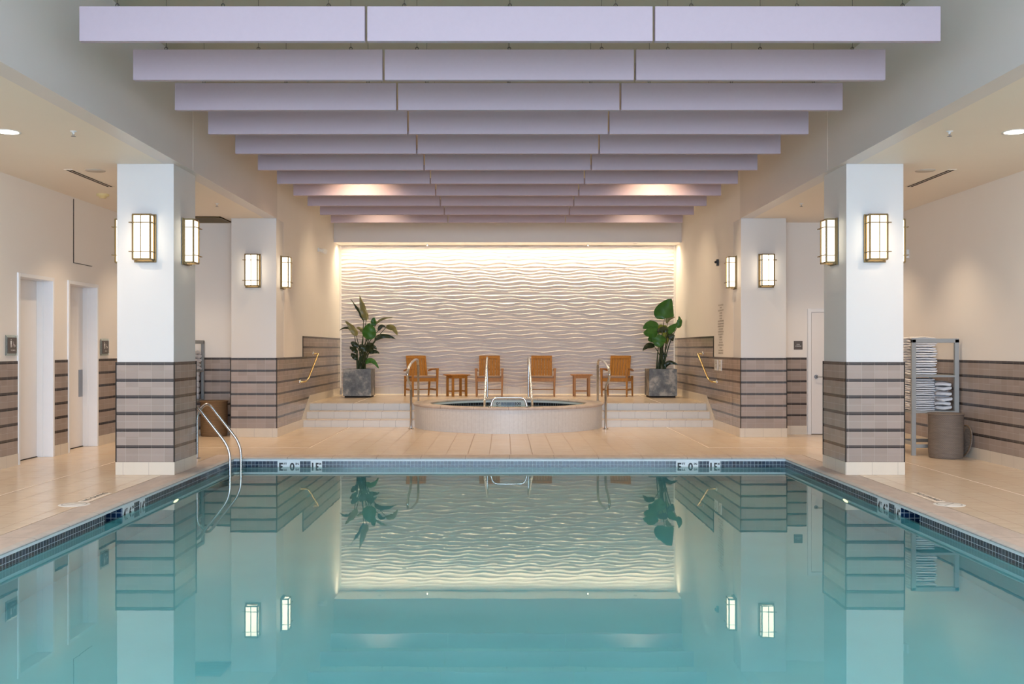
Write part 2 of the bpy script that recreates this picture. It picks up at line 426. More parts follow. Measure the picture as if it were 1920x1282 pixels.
# glazed wall behind the camera
wf = MB(); wf.box(-XA, XA, YN - .2, YN, 0, .25).box(-XA, XA, YN - .2, YN, 4.4, ZC)
for i in range(7): wf.box(-6.3 + i * 2.07, -6.12 + i * 2.07, YN - .2, YN, .25, 4.4)
struct('wall_front', wf, M_wall)

# ---- doors
def side_door(n, ya, yb, plate, labelpart):
    D = empty('door_%d' % n, (-XA, ya, 0), kind='structure')
    def P(mb, name, m, par=D, bevel=0):
        o = mb.build(name, m, par, bevel); o.location = -D.location; return o
    f = MB(); xo = -XA + .02; xi = -XA - .26
    f.box(xi, xo, ya - .045, ya + .005, 0, DH + .045).box(xi, xo, yb - .005, yb + .045, 0, DH + .045).box(xi, xo, ya + .005, yb - .005, DH - .005, DH + .045)
    f.box(-XA - .24, -XA - .12, ya, ya + .02, 0, DH - .005).box(-XA - .24, -XA - .12, yb - .02, yb, 0, DH - .005)
    P(f, 'door_frame', M_frame, bevel=.004)
    P(MB().box(-XA - .25, -XA - .2, ya + .006, yb - .006, .012, DH - .006), 'door_leaf', M_door)
    P(MB().box(-XA - .26, -XA - .19, ya, yb, 0, .01), 'threshold', M_gap)
    if plate: P(MB().box(-XA - .2, -XA - .196, yb - .17, yb - .03, .76, 1.17), 'push_plate', M_steel2)
side_door(1, *D1, False, ''); side_door(2, *D2, True, '')
D3 = empty('door_3', (5.7, YE, 0), kind='structure')
def P3(mb, name, m, par=None, bevel=0):
    o = mb.build(name, m, par or D3, bevel)
    if par is None: o.location = -D3.location
    return o
f = MB().box(5.185, 5.245, YE - .03, YE, 0, 2.18).box(6.17, 6.23, YE - .03, YE, 0, 2.18).box(5.245, 6.17, YE - .03, YE, 2.12, 2.18)
P3(f, 'door_frame', M_frame, bevel=.003)
P3(MB().box(5.252, 6.163, YE - .018, YE - .001, .012, 2.112), 'door_leaf', M_door)
P3(MB().box(5.245, 6.17, YE - .012, YE, 0, .011), 'threshold', M_gap)
h = MB(); h.tube([(5.33, YE - .018, 1.0), (5.33, YE - .035, 1.0)], .034, 20); h.tube([(5.33, YE - .035, 1.0), (5.33, YE - .07, 1.0), (5.345, YE - .078, 1.0), (5.46, YE - .078, .998)], .0095, 10)
P3(h, 'door_handle', M_steel2)

# access panel above the doors
ap = empty('access_panel', (-XA, 14.8, 2.7), label='flush white access panel high on the left wall above the second door', cat='wall panel')
o = MB().box(-XA, -XA + .006, 14.49, 15.12, 2.735, 3.64).build('panel', M_wall, ap); o.location = -ap.location
o = MB().box(-XA, -XA + .009, 14.482, 14.49, 2.727, 3.65).box(-XA, -XA + .009, 14.482, 15.13, 2.727, 2.733).build('edge_gap', M_gap, ap); o.location = -ap.location

# ================================================================ COLUMNS
def column(x0, x1, y0, y1, label, basex=0):
    c = empty('column', ((x0 + x1) / 2, y0, 0), label=label, cat='column', group='columns beside the pool')
    L = -c.location
    def P(mb, name, m, bevel=0):
        o = mb.build(name, m, c, bevel); o.location = L; return o
    e = .008
    P(MB().box(x0, x1, y0, y1, 1.3322, ZA), 'shaft', M_col, .003)
    P(MB().box(x0 - e, x1 + e, y0 - e, y1 + e, .152, 1.3322), 'tiling', M_wain)
    P(MB().box(x0 - e - .006, x1 + e + .006, y0 - e - .006, y1 + e + .006, 0, .152), 'base_tile', M_base, .003)
    k = MB()
    for x in (x0 - e, x1 + e):
        for y in (y0 - e, y1 + e):
            k.box(x - .006, x + .006, y - .006, y + .006, .152, 1.334)
    P(k, 'corner_trim', M_gap)
    return c
column(-4.65, -3.98, 11.85, 12.68, 'white and taupe tiled column nearest the camera on the left, by the pool ladder')
column(3.97, 4.645, 11.85, 12.68, 'white and taupe tiled column nearest the camera on the right, before the towel rack')
column(-4.66, -3.902, 16.84, 17.399, 'white and taupe tiled column further back on the left, beside the brown basket')
column(3.902, 4.66, 16.84, 17.399, 'white and taupe tiled column further back on the right, beside the storage door')

# ================================================================ SCONCES
def make_sconce():
    # local frame: back against the wall at y=0, pointing to -y, z 0 at its foot
    r = empty('wall_sconce')
    MB().box(-.13, .13, -.014, 0, 0, .567).box(-.10, .10, -.05, -.014, .006, .02).build('back_plate', M_bronze, r, .002)
    hw = .102; p = .13; z0 = .03; z1 = .55
    MB().box(-hw + .006, hw - .006, -p + .006, -.016, z0 + .006, z1 - .006).build('glass_shade', M_lamp, r)
    f = MB(); b = .0095
    for x in (-hw, hw):
        for y in (-p, -.02): f.box(x - b, x + b, y - b, y + b, z0, z1)
    for z in (z0, z1):
        f.box(-hw, hw, -p - b, -p + b, z - b, z + b)
        for x in (-hw, hw): f.box(x - b, x + b, -p, -.014, z - b, z + b)
    f.box(-hw, hw, -p, -.014, z1, z1 + .005)
    f.build('shade_frame', M_bronze, r)
    q = MB()
    q.box(-.0055, .0055, -p - .034, -p - .026, z0, z1)
    for z in (.115, .455):
        q.box(-hw - .038, hw + .038, -p - .034, -p - .026, z - .0055, z + .0055)
        for x in (-hw - .012, hw + .012): q.box(x - .0045, x + .0045, -p - .034, .0, z - .0055, z + .0055)
    q.build('decorative_rods', M_bronze, r)
    return r
sc0 = make_sconce(); first = True
G_SC = 'lit lantern sconces on the columns'
for (x, y, rz, lab) in [
    (-4.31, 11.842, 0, 'lit lantern wall sconce on the front face of the nearest left column'),
    (-3.972, 12.26, PI / 2, 'lit lantern wall sconce on the pool side of the nearest left column'),
    (-4.658, 12.26, -PI / 2, 'lit lantern wall sconce on the aisle side of the nearest left column'),
    (4.30, 11.842, 0, 'lit lantern wall sconce on the front face of the nearest right column'),
    (3.962, 12.26, -PI / 2, 'lit lantern wall sconce on the pool side of the nearest right column'),
    (4.653, 12.26, PI / 2, 'lit lantern wall sconce on the aisle side of the nearest right column'),
    (-4.29, 16.832, 0, 'lit lantern wall sconce on the front face of the far left column'),
    (4.32, 16.832, 0, 'lit lantern wall sconce on the front face of the far right column'),
    (-3.9, 17.25, PI / 2, 'lit lantern wall sconce on the left alcove wall past the far column'),
    (3.9, 17.25, -PI / 2, 'lit lantern wall sconce on the right alcove wall past the far column')]:
    s_ = sc0 if first else copy_tree(sc0); first = False
    s_.location = (x, y, 2.508); s_.rotation_euler = (0, 0, rz); tag(s_, lab, 'wall light', G_SC)

# ================================================================ POOL
ZW = -.132
pool = empty('swimming_pool', (0, Y0, 0), label='long indoor swimming pool sunk in the tiled floor between the columns', cat='swimming pool')
def PP(mb, name, m, par=pool, bevel=0):
    o = mb.build(name, m, par, bevel)
    o.location = -pool.location if par is pool else (0, 0, 0)
    return o
def rings(prof, xh=XP, ya=Y0, yb=YP):
    vs = []; fs = []
    for o, z in prof: vs += [(-xh - o, ya - o, z), (xh + o, ya - o, z), (xh + o, yb + o, z), (-xh - o, yb + o, z)]
    for i in range(len(prof) - 1):
        for k in range(4):
            k2 = (k + 1) % 4; fs.append((i * 4 + k, i * 4 + k2, (i + 1) * 4 + k2, (i + 1) * 4 + k))
    return vs, fs
prof = [(CO - .007, -.04), (CO - .007, -.006), (CO - .012, 0.0), (.06, 0.0)]
for k in range(1, 9):
    a = k / 8 * PI / 2; prof.append((.06 - .078 * math.sin(a), -.020 * (1 - math.cos(a))))
prof += [(-.014, -.027), (-.004, -.030), (.03, -.030)]
cp = PP(MB().add(*rings(prof)), 'coping', M_coping)
for f_ in cp.data.polygons: f_.use_smooth = True
try: cp.data.set_sharp_from_angle(angle=math.radians(35))
except Exception: pass
PP(MB().add(*rings([(CO, -.006), (CO - .012, -.006)])), 'coping_joint', M_gap)
SK = (9.33, 9.76)
def band(z0, z1):
    mb = MB()
    mb.add([(-XP, YP, z0), (XP, YP, z0), (XP, YP, z1), (-XP, YP, z1)], [(0, 1, 2, 3)])
    mb.add([(-XP, Y0, z0), (XP, Y0, z0), (XP, Y0, z1), (-XP, Y0, z1)], [(3, 2, 1, 0)])
    for s in (-1, 1):
        for a, b in ((Y0, SK[0]), (SK[1], YP)):
            mb.add([(s * XP, a, z0), (s * XP, b, z0), (s * XP, b, z1), (s * XP, a, z1)], [(0, 1, 2, 3)])
    return mb
PP(MB().add(*rings([(0, -.055), (0, -.029)])), 'waterline_grout', M_bandwhite)
PP(band(-.2074, -.055), 'waterline_mosaic', M_mosaic)
sh = MB().add(*rings([(0, -1.45), (0, -.2074)])); sh.add([(-XP, Y0, -1.45), (XP, Y0, -1.45), (XP, YP, -1.45), (-XP, YP, -1.45)], [(0, 1, 2, 3)])
PP(sh, 'basin', M_plaster)
for s in (-1, 1):
    k = MB(); a, b = SK; x = s * XP; x2 = s * (XP + .28); z0, z1 = -.2074, -.055
    k.add([(x, a, z0), (x2, a, z0), (x2, a, z1), (x, a, z1), (x, b, z0), (x2, b, z0), (x2, b, z1), (x, b, z1)],
          [(0, 1, 2, 3), (4, 5, 6, 7), (1, 5, 6, 2), (3, 2, 6, 7), (0, 4, 5, 1)])
    PP(k, 'skimmer_opening', M_skim)
# depth markers on the waterline
def marker(o, right, items, panels):
    r = Vector(right); up = Vector((0, 0, 1)); nrm = r.cross(up)
    mb = MB()
    for a, b in panels:
        vs = [Vector(o) + r * u + up * z + nrm * d for d in (0, .0015) for z in (-.2074, -.055) for u in (a, b)]
        mb.add(vs, [(0, 2, 3, 1), (4, 5, 7, 6), (0, 1, 5, 4), (2, 6, 7, 3), (0, 4, 6, 2), (1, 3, 7, 5)])
    m = PP(mb, 'depth_marker', M_bandwhite)
    for s_, a, b, z0, z1 in items:
        text_on(s_, Vector(o) + nrm * .0015, r, up, a, b, z0, z1, M_black, m, 'lettering')
zb0, zb1 = ZW - .055, ZW + .055; zs0, zs1 = ZW + .024, ZW + .055
sm = lambda d, k: [(d, .013, .078, zb0, zb1), ('FT', .084, .128, zs0, zs1), (k, .166, .232, zb0, zb1), ('IN', .246, .290, zs0, zs1)]
met = lambda a, b, o: [(a, o + .014, o + .036, zb0, zb1), (b, o + .062, o + .112, zb0, zb1), ('M', o + .117, o + .142, zs0, zs1)]
for x in (-3.185, 2.285):
    marker((x, YP, 0), (1, 0, 0), sm('5', '0') + met('1', '5', .455), [(0, .305), (.455, .61)])
marker((-XP, SK[1] + .005, 0), (0, 1, 0), sm('4', '6') + met('1', '4', .455), [(0, .305), (.455, .61)])
marker((XP, SK[1] + .62, 0), (0, -1, 0), sm('4', '6') + met('1', '4', .455), [(0, .305), (.455, .61)])
for s in (-1, 1):
    Ml = Matrix.Translation((s * XP, 11.30, -.70)) @ Matrix.Rotation(-s * PI / 2, 4, 'Y')
    k = MB().lathe([(.12, 0), (.12, .015), (.095, .02)], M=Ml, n=24)
    rim = PP(k, 'underwater_lamp', M_steel)
    MB().disc((0, 0, 0), .1, .012, M=Ml, n=24).build('lamp_lens', M_pool_lamp, rim)
gx, gy = 120, 180
vs = []; fs = []
wm = MB().add([(-XP, Y0, ZW), (XP, Y0, ZW), (XP, YP, ZW), (-XP, YP, ZW)], [(0, 1, 2, 3)])
tag(wm.build('pool_water', M_water), 'still teal water filling the swimming pool', 'water', kind='stuff')

# ---- ladder
lad = empty('pool_ladder', (-4.24, 13.6, 0), label='curved stainless steel pool ladder at the far left corner of the pool', cat='pool ladder')
def smooth_path(pts, rad, n=7):
    P_ = [Vector(p) for p in pts]; out = [P_[0]]
    for i in range(1, len(P_) - 1):
        r = rad[i] if isinstance(rad, (list, tuple)) else rad
        a = (P_[i - 1] - P_[i]); b = (P_[i + 1] - P_[i]); r = min(r, a.length * .49, b.length * .49)
        p0 = P_[i] + a.normalized() * r; p2 = P_[i] + b.normalized() * r
        for k in range(n + 1):
            t = k / n; out.append(p0 * (1 - t) ** 2 + P_[i] * 2 * t * (1 - t) + p2 * t * t)
    out.append(P_[-1]); return out
for y in (13.06, 13.6):
    pts = smooth_path([(-4.24, y, 0), (-4.24, y, .62), (-4.10, y, .77), (-3.645, y, .19), (-3.645, y, -.75), (-3.78, y, -.95)], [0, .14, .2, .16, .12, 0])
    o = MB().tube(pts, .019, 12).build('rail', M_steel, lad); o.location = -lad.location
    k = MB().lathe([(.019, .014), (.045, .012), (.048, 0)], (-4.24, y, 0), 20).build('flange', M_steel, o)
for z in (-.35, -.62, -.88):
    o = MB().box(-3.69, -3.60, 13.06, 13.6, z - .02, z + .02).build('tread', M_white, lad, .005); o.location = -lad.location

# ---- no-diving markers set in the deck
for s in (-1, 1):
    nd = empty('no_diving_marker', (s * 4.19, 9.6, 0), label='round no diving symbol and black letters set in the deck, %s side of the pool' % ('left' if s < 0 else 'right'), cat='floor marking', group='no diving markers in the deck')
    if s < 0: ox, oy, rt, up = -4.16, 9.80, (0, 1, 0), (-1, 0, 0)
    else: ox, oy, rt, up = 4.16, 10.36, (0, -1, 0), (1, 0, 0)
    D_ = MB().lathe([(0.001, .003), (.138, .003), (.145, .0)], (0, 0, 0), 40); d_ = D_.build('symbol_tile', M_white, nd)
    rg = MB().lathe([(.105, .0034), (.118, .0034)], n=40)
    rg.bar((-.075, -.075, .0036), (.075, .075, .0036), .014, .0006)
    rg.build('prohibition_ring', plain('grey_symbol', (176, 170, 168), .5) if s < 0 else bpy.data.materials['grey_symbol'], d_)
    t0 = MB().box(*sorted((s * 4.13, s * 4.235)), 9.79, 10.37, 0, .002).build('lettering_tile', M_joint, nd); t0.location = -nd.location
    q = text_on('NO DIVING', (ox, oy, .003), rt, up, 0, .56, 0, .055, M_black, None, 'lettering')
    q.parent = t0

# ================================================================ PLATFORM, STEPS, SPA
SC = (0.0, 19.3)
ZP = .42
N = 64
def platform_mesh(y0, y1, z0, z1, rh, name, m, top_only=False):
    """slab between y0 and y1 with a round opening of radius rh about the spa"""
    bm = bmesh.new()
    me = bpy.data.meshes.new(name)
    xh = XW - .001
    pts = []
    nn = 48
    # left half outline then right half, each a polygon around the opening
    o = []
    for s in (-1, 1):
        arc = []
        ya = max(y0, SC[1] - rh); yb = min(y1, SC[1] + rh)
        for k in range(nn + 1):
            a0 = math.asin((ya - SC[1]) / rh); a1 = math.asin((yb - SC[1]) / rh)
            a = a0 + (a1 - a0) * k / nn
            arc.append((s * rh * math.cos(a), SC[1] + rh * math.sin(a)))
        poly = [(s * xh, y0)] + ([(0, y0)] if ya > y0 else []) + arc + ([(0, y1)] if yb < y1 else []) + [(s * xh, y1)]
        top = [bm.verts.new((x, y, z1)) for x, y in poly]; bot = [bm.verts.new((x, y, z0)) for x, y in poly]
        bm.faces.new(top if s < 0 else top[::-1])
        n = len(poly)
        for i in range(n):
            j = (i + 1) % n
            try: bm.faces.new((top[i], top[j], bot[j], bot[i]))
            except ValueError: pass
    bmesh.ops.triangulate(bm, faces=[f for f in bm.faces if len(f.verts) > 4])
    bmesh.ops.recalc_face_normals(bm, faces=bm.faces)
    bm.to_mesh(me); bm.free(); me.materials.append(m); ob = bpy.data.objects.new(name, me); COL.objects.link(ob); return ob
pl = platform_mesh(19.64, YB, 0, ZP, 1.79, 'platform', M_floor); pl['kind'] = 'structure'
for s, nm in ((-1, 'left'), (1, 'right')):
    st = empty('steps', (s * 2.8, 19.0, 0), label='three cream tiled steps up to the platform, %s of the round spa' % nm, cat='steps', group='steps beside the spa')
    for i, (ya, z0, z1) in enumerate(((19.0, 0, .14), (19.32, 0, .28), (19.64, 0, .42))):
        xa = math.sqrt(max(0, 1.8 ** 2 - (ya - SC[1]) ** 2)) + .0
        x0, x1 = sorted((s * xa, s * 3.88))
        yb = 19.32 if i == 0 else 19.64
        rr = MB().box(x0, x1, ya - (.001 if i < 2 else .002), ya + .02, z0 if i == 0 else z1 - .14, z1 - .012)
        o = rr.build('riser', M_riser, st); o.location = -st.location
        tt = MB().box(x0, x1, ya - .012, (yb + .001) if i < 2 else ya + .03, z1 - .012, z1 + (.0 if i < 2 else .0005)).build('tread', M_floor, st, .004); tt.location = -st.location
        if i < 2:
            o = MB().box(x0, x1, ya + .02, 19.64 - .001, 0, z1 - .013).build('step_core', M_riser, st); o.location = -st.location
struct('trim_4', MB().box(-3.006, -2.994, 19.68, 22.9, ZP, ZP + e * 0 + .0013).box(2.994, 3.006, 19.68, 22.9, ZP, ZP + .0013), M_joint)

spa = empty('hot_tub', (SC[0], SC[1], 0), label='round raised hot tub with cream tiled wall and stone rim', cat='hot tub')
def SP(mb, name, m, par=spa, bevel=0): return mb.build(name, m, par, bevel)
ZR = .455
SP(MB().lathe([(1.8, 0), (1.8, ZR - .045)], n=128), 'outer_wall', M_spawall)
SP(MB().lathe([(1.79, ZR - .045), (1.815, ZR - .043), (1.825, ZR - .03), (1.825, ZR - .012), (1.812, ZR), (1.52, ZR), (1.495, ZR - .006), (1.482, ZR - .022), (1.485, ZR - .04), (1.5, ZR - .042)], n=128), 'stone_rim', M_coping)
SP(MB().lathe([(1.49, ZR - .04), (1.49, .374)], n=128), 'grout_band', M_bandwhite)
SP(MB().lathe([(1.49, .374), (1.49, .20)], n=128), 'mosaic_band', M_spamosaic)
SP(MB().lathe([(1.49, .2), (1.49, -.5), (0.001, -.5)], n=96), 'basin', M_plaster)
dm = SP(MB().lathe([(1.486, ZR - .04), (1.486, .20)], n=256), 'depth_marker', M_bandwhite)
# keep only the arc of the marker that faces the camera
bm = bmesh.new(); bm.from_mesh(dm.data)
bmesh.ops.delete(bm, geom=[f for f in bm.faces if not (abs(f.calc_center_median().x + .0) < .36 and f.calc_center_median().y > 0)], context='FACES')
bm.to_mesh(dm.data); bm.free()
dy = 1.462
for (s_, a, b, z0, z1) in [('3', -.345, -.30, .315, .375), ('FT', -.292, -.262, .345, .375), ('0', -.245, -.195, .315, .375), ('IN', -.187, -.157, .345, .375), ('1', .15, .165, .315, .375), ('00', .175, .275, .315, .375), ('M', .285, .315, .345, .375)]:
    text_on(s_, (0, dy, 0), (1, 0, 0), (0, 0, 1), a, b, z0, z1, M_black, dm, 'lettering')
mk = MB()
for i in range(5):
    for j in range(2):
        mk.box(-.14 + i * .056, -.14 + i * .056 + .051, 1.463, 1.468, .318 + j * -.056, .318 + j * -.056 + .052)
mk.build('mosaic_panel', M_skim, dm)
tag(MB().disc((0, 0, 0), 1.489, 0, 96).build('spa_water', M_water, loc=(SC[0], SC[1], .31)), 'still water inside the round hot tub', 'water', kind='stuff')

# ---- rails at the spa
def catmull(P_, n=6):
    P_ = [Vector(p) for p in P_]; out = []
    for i in range(len(P_) - 1):
        a = P_[max(i - 1, 0)]; b = P_[i]; c = P_[i + 1]; d = P_[min(i + 2, len(P_) - 1)]
        for k in range(n):
            t = k / n; out.append(.5 * ((2 * b) + (c - a) * t + (2 * a - 5 * b + 4 * c - d) * t * t + (3 * b - a - 3 * c + d) * t ** 3))
    out.append(P_[-1]); return out
def rail(name, label, pts, rad, r, flanges, cat='handrail', group=None, mat=None):
    p0 = Vector(pts[0]); R_ = empty(name, p0, label=label, cat=cat, group=group)
    pp = [Vector(p) - p0 for p in pts]
    o = MB().tube(smooth_path(pp, rad, 8) if rad else pp, r, 14).build('tube', mat or M_steel, R_)
    for fpt in flanges:
        fp = Vector(fpt) - p0
        MB().lathe([(r, .02), (r + .004, .016), (r * 2.2, .01), (r * 2.3, 0)], fp, 24).build('flange', M_steel, R_)
    return R_
for s, nm in ((-1, 'left'), (1, 'right')):
    x = s * 1.80
    rail('stair_handrail', 'tall curved steel handrail climbing the %s steps beside the spa' % nm,
         [(x, 18.55, 0), (x, 18.55, .72)] + catmull([(x, a_, b_) for a_, b_ in ((18.55, .72), (18.38, .83), (18.0, .92), (17.86, 1.03), (18.05, 1.13), (18.60, 1.215), (19.25, 1.262), (19.72, 1.27), (20.0, 1.235), (20.12, 1.15))])[1:] + [(x, 20.12, ZP)], 0, .023,
         [(x, 18.55, 0), (x, 20.12, ZP)], group='handrails around the spa')
    x = s * .43
    rail('spa_handrail', 'narrow steel handrail sloping down into the spa, %s of its centre' % nm,
         [(x, 20.95, ZR), (x, 20.95, 1.30), (x, 20.55, 1.30), (x, 18.02, .50), (x, 17.95, .0)], [0, .16, .25, .15, 0], .021, [(x, 20.95, ZR)], group='handrails around the spa')
rail('grab_rail', 'low chrome arched grab rail on the front rim of the spa', [(-.315, 17.62, ZR), (-.27, 17.62, ZR + .17), (.285, 17.62, ZR + .17), (.33, 17.62, ZR)], [0, .16, .16, 0], .019,
     [(-.315, 17.62, ZR), (.33, 17.62, ZR)], cat='grab rail')
for s, nm in ((-1, 'left'), (1, 'right')):
    xw = s * 3.888; xb = s * 3.79
    R_ = rail('wall_handrail', 'short sloping brass-toned handrail fixed to the tiled wall above the %s steps' % nm,
              [(xw, 20.0, 1.385), (xb, 20.03, 1.385), (xb, 18.95, .89), (xb, 18.72, .87), (xw, 18.70, .865)], [0, .08, .12, .07, 0], .018, [], group='wall handrails', mat=M_brass)
    for (y, z) in ((20.0, 1.385), (18.70, .865)):
        Ml = Matrix.Translation(Vector((xw, y, z)) - R_.location) @ Matrix.Rotation(-s * PI / 2, 4, 'Y')
        MB().lathe([(.045, 0), (.045, .01), (.03, .02), (.018, .022)], n=20, M=Ml).build('wall_flange', M_steel, R_)

# ================================================================ WAVE WALL
wv = empty('wave_wall_panel', (0, YB, ZP), label='large white carved wave relief panel covering the back wall', cat='wall panel')
rng = np.random.RandomState(4)
nx, nz = 620, 470
x0, x1, zz0, zz1 = -3.85, 3.85, .585, 3.86
xs = np.linspace(x0, x1, nx); zs = np.linspace(zz0, zz1, nz)
curves = []; z = zz0 - .1; ph = 0
while z < zz1 + .15:
    A = rng.uniform(.012, .026)
    c = z + A * np.sin(2 * PI * xs / .86 + ph + .5 * np.sin(xs * .9 + z * 2)) + .006 * np.sin(xs * 2.1 + ph * 2)
    curves.append(c); z += rng.choice([.058, .07, .08, .092]); ph += rng.choice([.5, .8, 1.1, 2.4, -.6])
curves = np.array(curves)
for i in range(1, len(curves)): curves[i] = np.maximum(curves[i], curves[i - 1] + .014)
H = np.zeros((nz, nx))
for j in range(nx):
    cj = curves[:, j]; idx = np.clip(np.searchsorted(cj, zs) - 1, 0, len(cj) - 2)
    gap = cj[idx + 1] - cj[idx]; t = np.clip((zs - cj[idx]) / gap, 0, 1)
    H[:, j] = np.minimum(gap, .10) * .44 * (np.abs(2 * t - 1) ** 2.0)
XX, ZZ = np.meshgrid(xs, zs)
co = np.stack([XX, -.055 - H, ZZ - ZP], -1).reshape(-1, 3)
me = bpy.data.meshes.new('wave_relief'); ii = np.arange(nx * nz).reshape(nz, nx)
q = np.stack([ii[:-1, :-1], ii[:-1, 1:], ii[1:, 1:], ii[1:, :-1]], -1).reshape(-1, 4)
# rim that gives the relief its thickness
me.from_pydata([tuple(p) for p in co], [], [tuple(int(k) for k in f) for f in q]); me.update()
me.polygons.foreach_set('use_smooth', [True] * len(me.polygons))
M_wave = plain('carved_white_gypsum', (226, 218, 214), .6, var=.01)
me.materials.append(M_wave); ob = bpy.data.objects.new('wave_relief', me); COL.objects.link(ob); ob.parent = wv
MB().box(x0, x1, -.055, -.03, zz0 - ZP, zz1 - ZP).build('panel_backing', M_wave, wv)
MB().box(x0, x1, -.045, -.001, 0, zz0 - ZP - .002).build('base_tile', M_base, wv)
M_led = emis('led_strip', (1.0, .84, .58), 1.6)
for s in (-1, 1):
    MB().box(*sorted((s * 3.835, s * 3.848)), -.027, -.012, zz0 - ZP, zz1 - ZP).build('led_strip', M_led, wv)
MB().box(-3.84, 3.84, -.058, -.048, .004, .010).build('led_strip', emis('floor_led_strip', (1.0, .80, .5), .55), wv)

# ================================================================ BAFFLES
def make_baffle():
    r = empty('ceiling_baffle'); W3 = 7.17 / 3 - .02
    MB().box(-W3 / 2, W3 / 2, 0, .06, 0, .29).build('panel', M_baffle, r, .004)
    for x in (-.88, 0, .88):
        hk = MB().tube([(x, .03, .29), (x, .03, .86)], .0018, 5, False)
        ring = [(x + .014 * math.cos(a), .03, .306 + .014 * math.sin(a)) for a in [2 * PI * k / 10 for k in range(11)]]
        hk.tube(ring, .003, 5, False); hk.box(x - .012, x + .012, .02, .04, .288, .294)
        hk.build('hanger', M_gap, r)
    return r
bf = make_baffle(); first = True
ORD = ['first', 'second', 'third', 'fourth', 'fifth', 'sixth', 'seventh', 'eighth', 'ninth', 'tenth', 'eleventh']
for i in range(11):
    for j, pn in ((-1, 'left'), (0, 'middle'), (1, 'right')):
        b = bf if first else copy_tree(bf); first = False
        b.location = (-.025 + j * 7.17 / 3, 8.32 + 1.205 * i, 4.045)
        tag(b, 'lilac acoustic ceiling baffle, %s panel of the %s row from the camera' % (pn, ORD[i]), 'ceiling baffle', 'acoustic baffles under the ceiling')

# ================================================================ CEILING FIXTURES
def down(name, x, y, z, r, lab, grp, m=None):
    t = empty(name, (x, y, z), label=lab, cat='ceiling light', group=grp)
    MB().lathe([(r, 0), (r * 1.0, -.006), (r * .84, -.004), (r * .82, 0)], n=32).build('trim_ring', M_white, t)
    MB().disc((0, 0, 0), r * .82, -.002, 28, flip=True).build('lens', m or M_down, t)
GD = 'recessed downlights'
for s, nm in ((-1, 'left'), (1, 'right')):
    down('downlight', s * 5.08, 10.1, ZA, .13, 'lit round recessed downlight at the near end of the %s aisle ceiling' % nm, GD)
    down('downlight', s * 2.45, 16.25, ZC, .1, 'lit round downlight above the baffles, %s of the centre' % nm, GD)
    down('downlight', s * 2.9, 22.8, 3.867, .06, 'small unlit round light in the soffit over the wave wall, %s end' % nm, 'soffit lights', M_steel2)
    t = empty('slot_diffuser', (s * 5.385, 12.87, ZA), label='long black slotted air diffuser in the %s aisle ceiling' % nm, cat='air vent', group='slot diffusers')
    MB().box(-.055, .055, -.66, .66, -.006, 0).build('vent_frame', M_aisle, t)
    MB().box(-.038, -.008, -.64, .64, -.0075, -.004).box(.008, .038, -.64, .64, -.0075, -.004).build('slots', M_gap, t)
    t = empty('ceiling_speaker', (s * 5.09, 12.3, ZA), label='round flat speaker grille in the %s aisle ceiling' % nm, cat='speaker', group='ceiling speakers')
    MB().lathe([(.12, 0), (.115, -.008), (.001, -.01)], n=32).build('grille', plain('speaker_grey', (196, 186, 172), .6) if s < 0 else bpy.data.materials['speaker_grey'], t)
    for y, w_ in ((10.07, 'near'), (15.1, 'far')):
        t = empty('sprinkler_head', (s * 4.4, y, ZA), label='small white sprinkler head hanging in the %s part of the %s aisle ceiling' % (w_, nm), cat='sprinkler', group='sprinkler heads')
        MB().lathe([(.035, 0), (.03, -.006), (.012, -.01), (.012, -.03)], n=20).build('body', M_white, t)
        MB().lathe([(.001, -.05), (.024, -.05), (.024, -.053), (.001, -.054)], n=16).box(-.002, .002, -.014, -.01, -.05, -.02).box(-.002, .002, .01, .014, -.05, -.02).build('deflector', M_steel2, t)
for x, nm in ((-1.83, 'left'), (1.83, 'right')):
    t = empty('sprinkler_head', (x, 22.85, 3.867), label='tiny sprinkler head in the soffit over the wave wall, %s' % nm, cat='sprinkler', group='sprinkler heads')
    MB().lathe([(.03, 0), (.012, -.008), (.012, -.04), (.022, -.045), (.001, -.047)], n=16).build('body', M_steel2, t)
t = empty('smoke_detector', (-5.76, 14.2, ZA), label='cream smoke detector hanging under the left aisle ceiling', cat='smoke detector')
MB().lathe([(.085, 0), (.085, -.025), (.06, -.03), (.045, -.055), (.001, -.06)], n=28).build('body', plain('cream_plastic', (226, 206, 150), .5), t)
t = empty('air_grille', (-5.2, 16.95, ZA), label='square dark louvred air grille at the far end of the left aisle ceiling', cat='air vent')
MB().box(-.42, .42, -.34, .34, -.012, 0).build('backing', M_gap, t)
g = MB()
for k in range(12): g.box(-.4, .4, -.31 + k * .055, -.29 + k * .055, -.02, -.012)
g.box(-.42, .42, -.34, -.32, -.022, 0).box(-.42, .42, .32, .34, -.022, 0).box(-.42, -.4, -.34, .34, -.022, 0).box(.4, .42, -.34, .34, -.022, 0)
g.build('louvres', M_bronze, t)

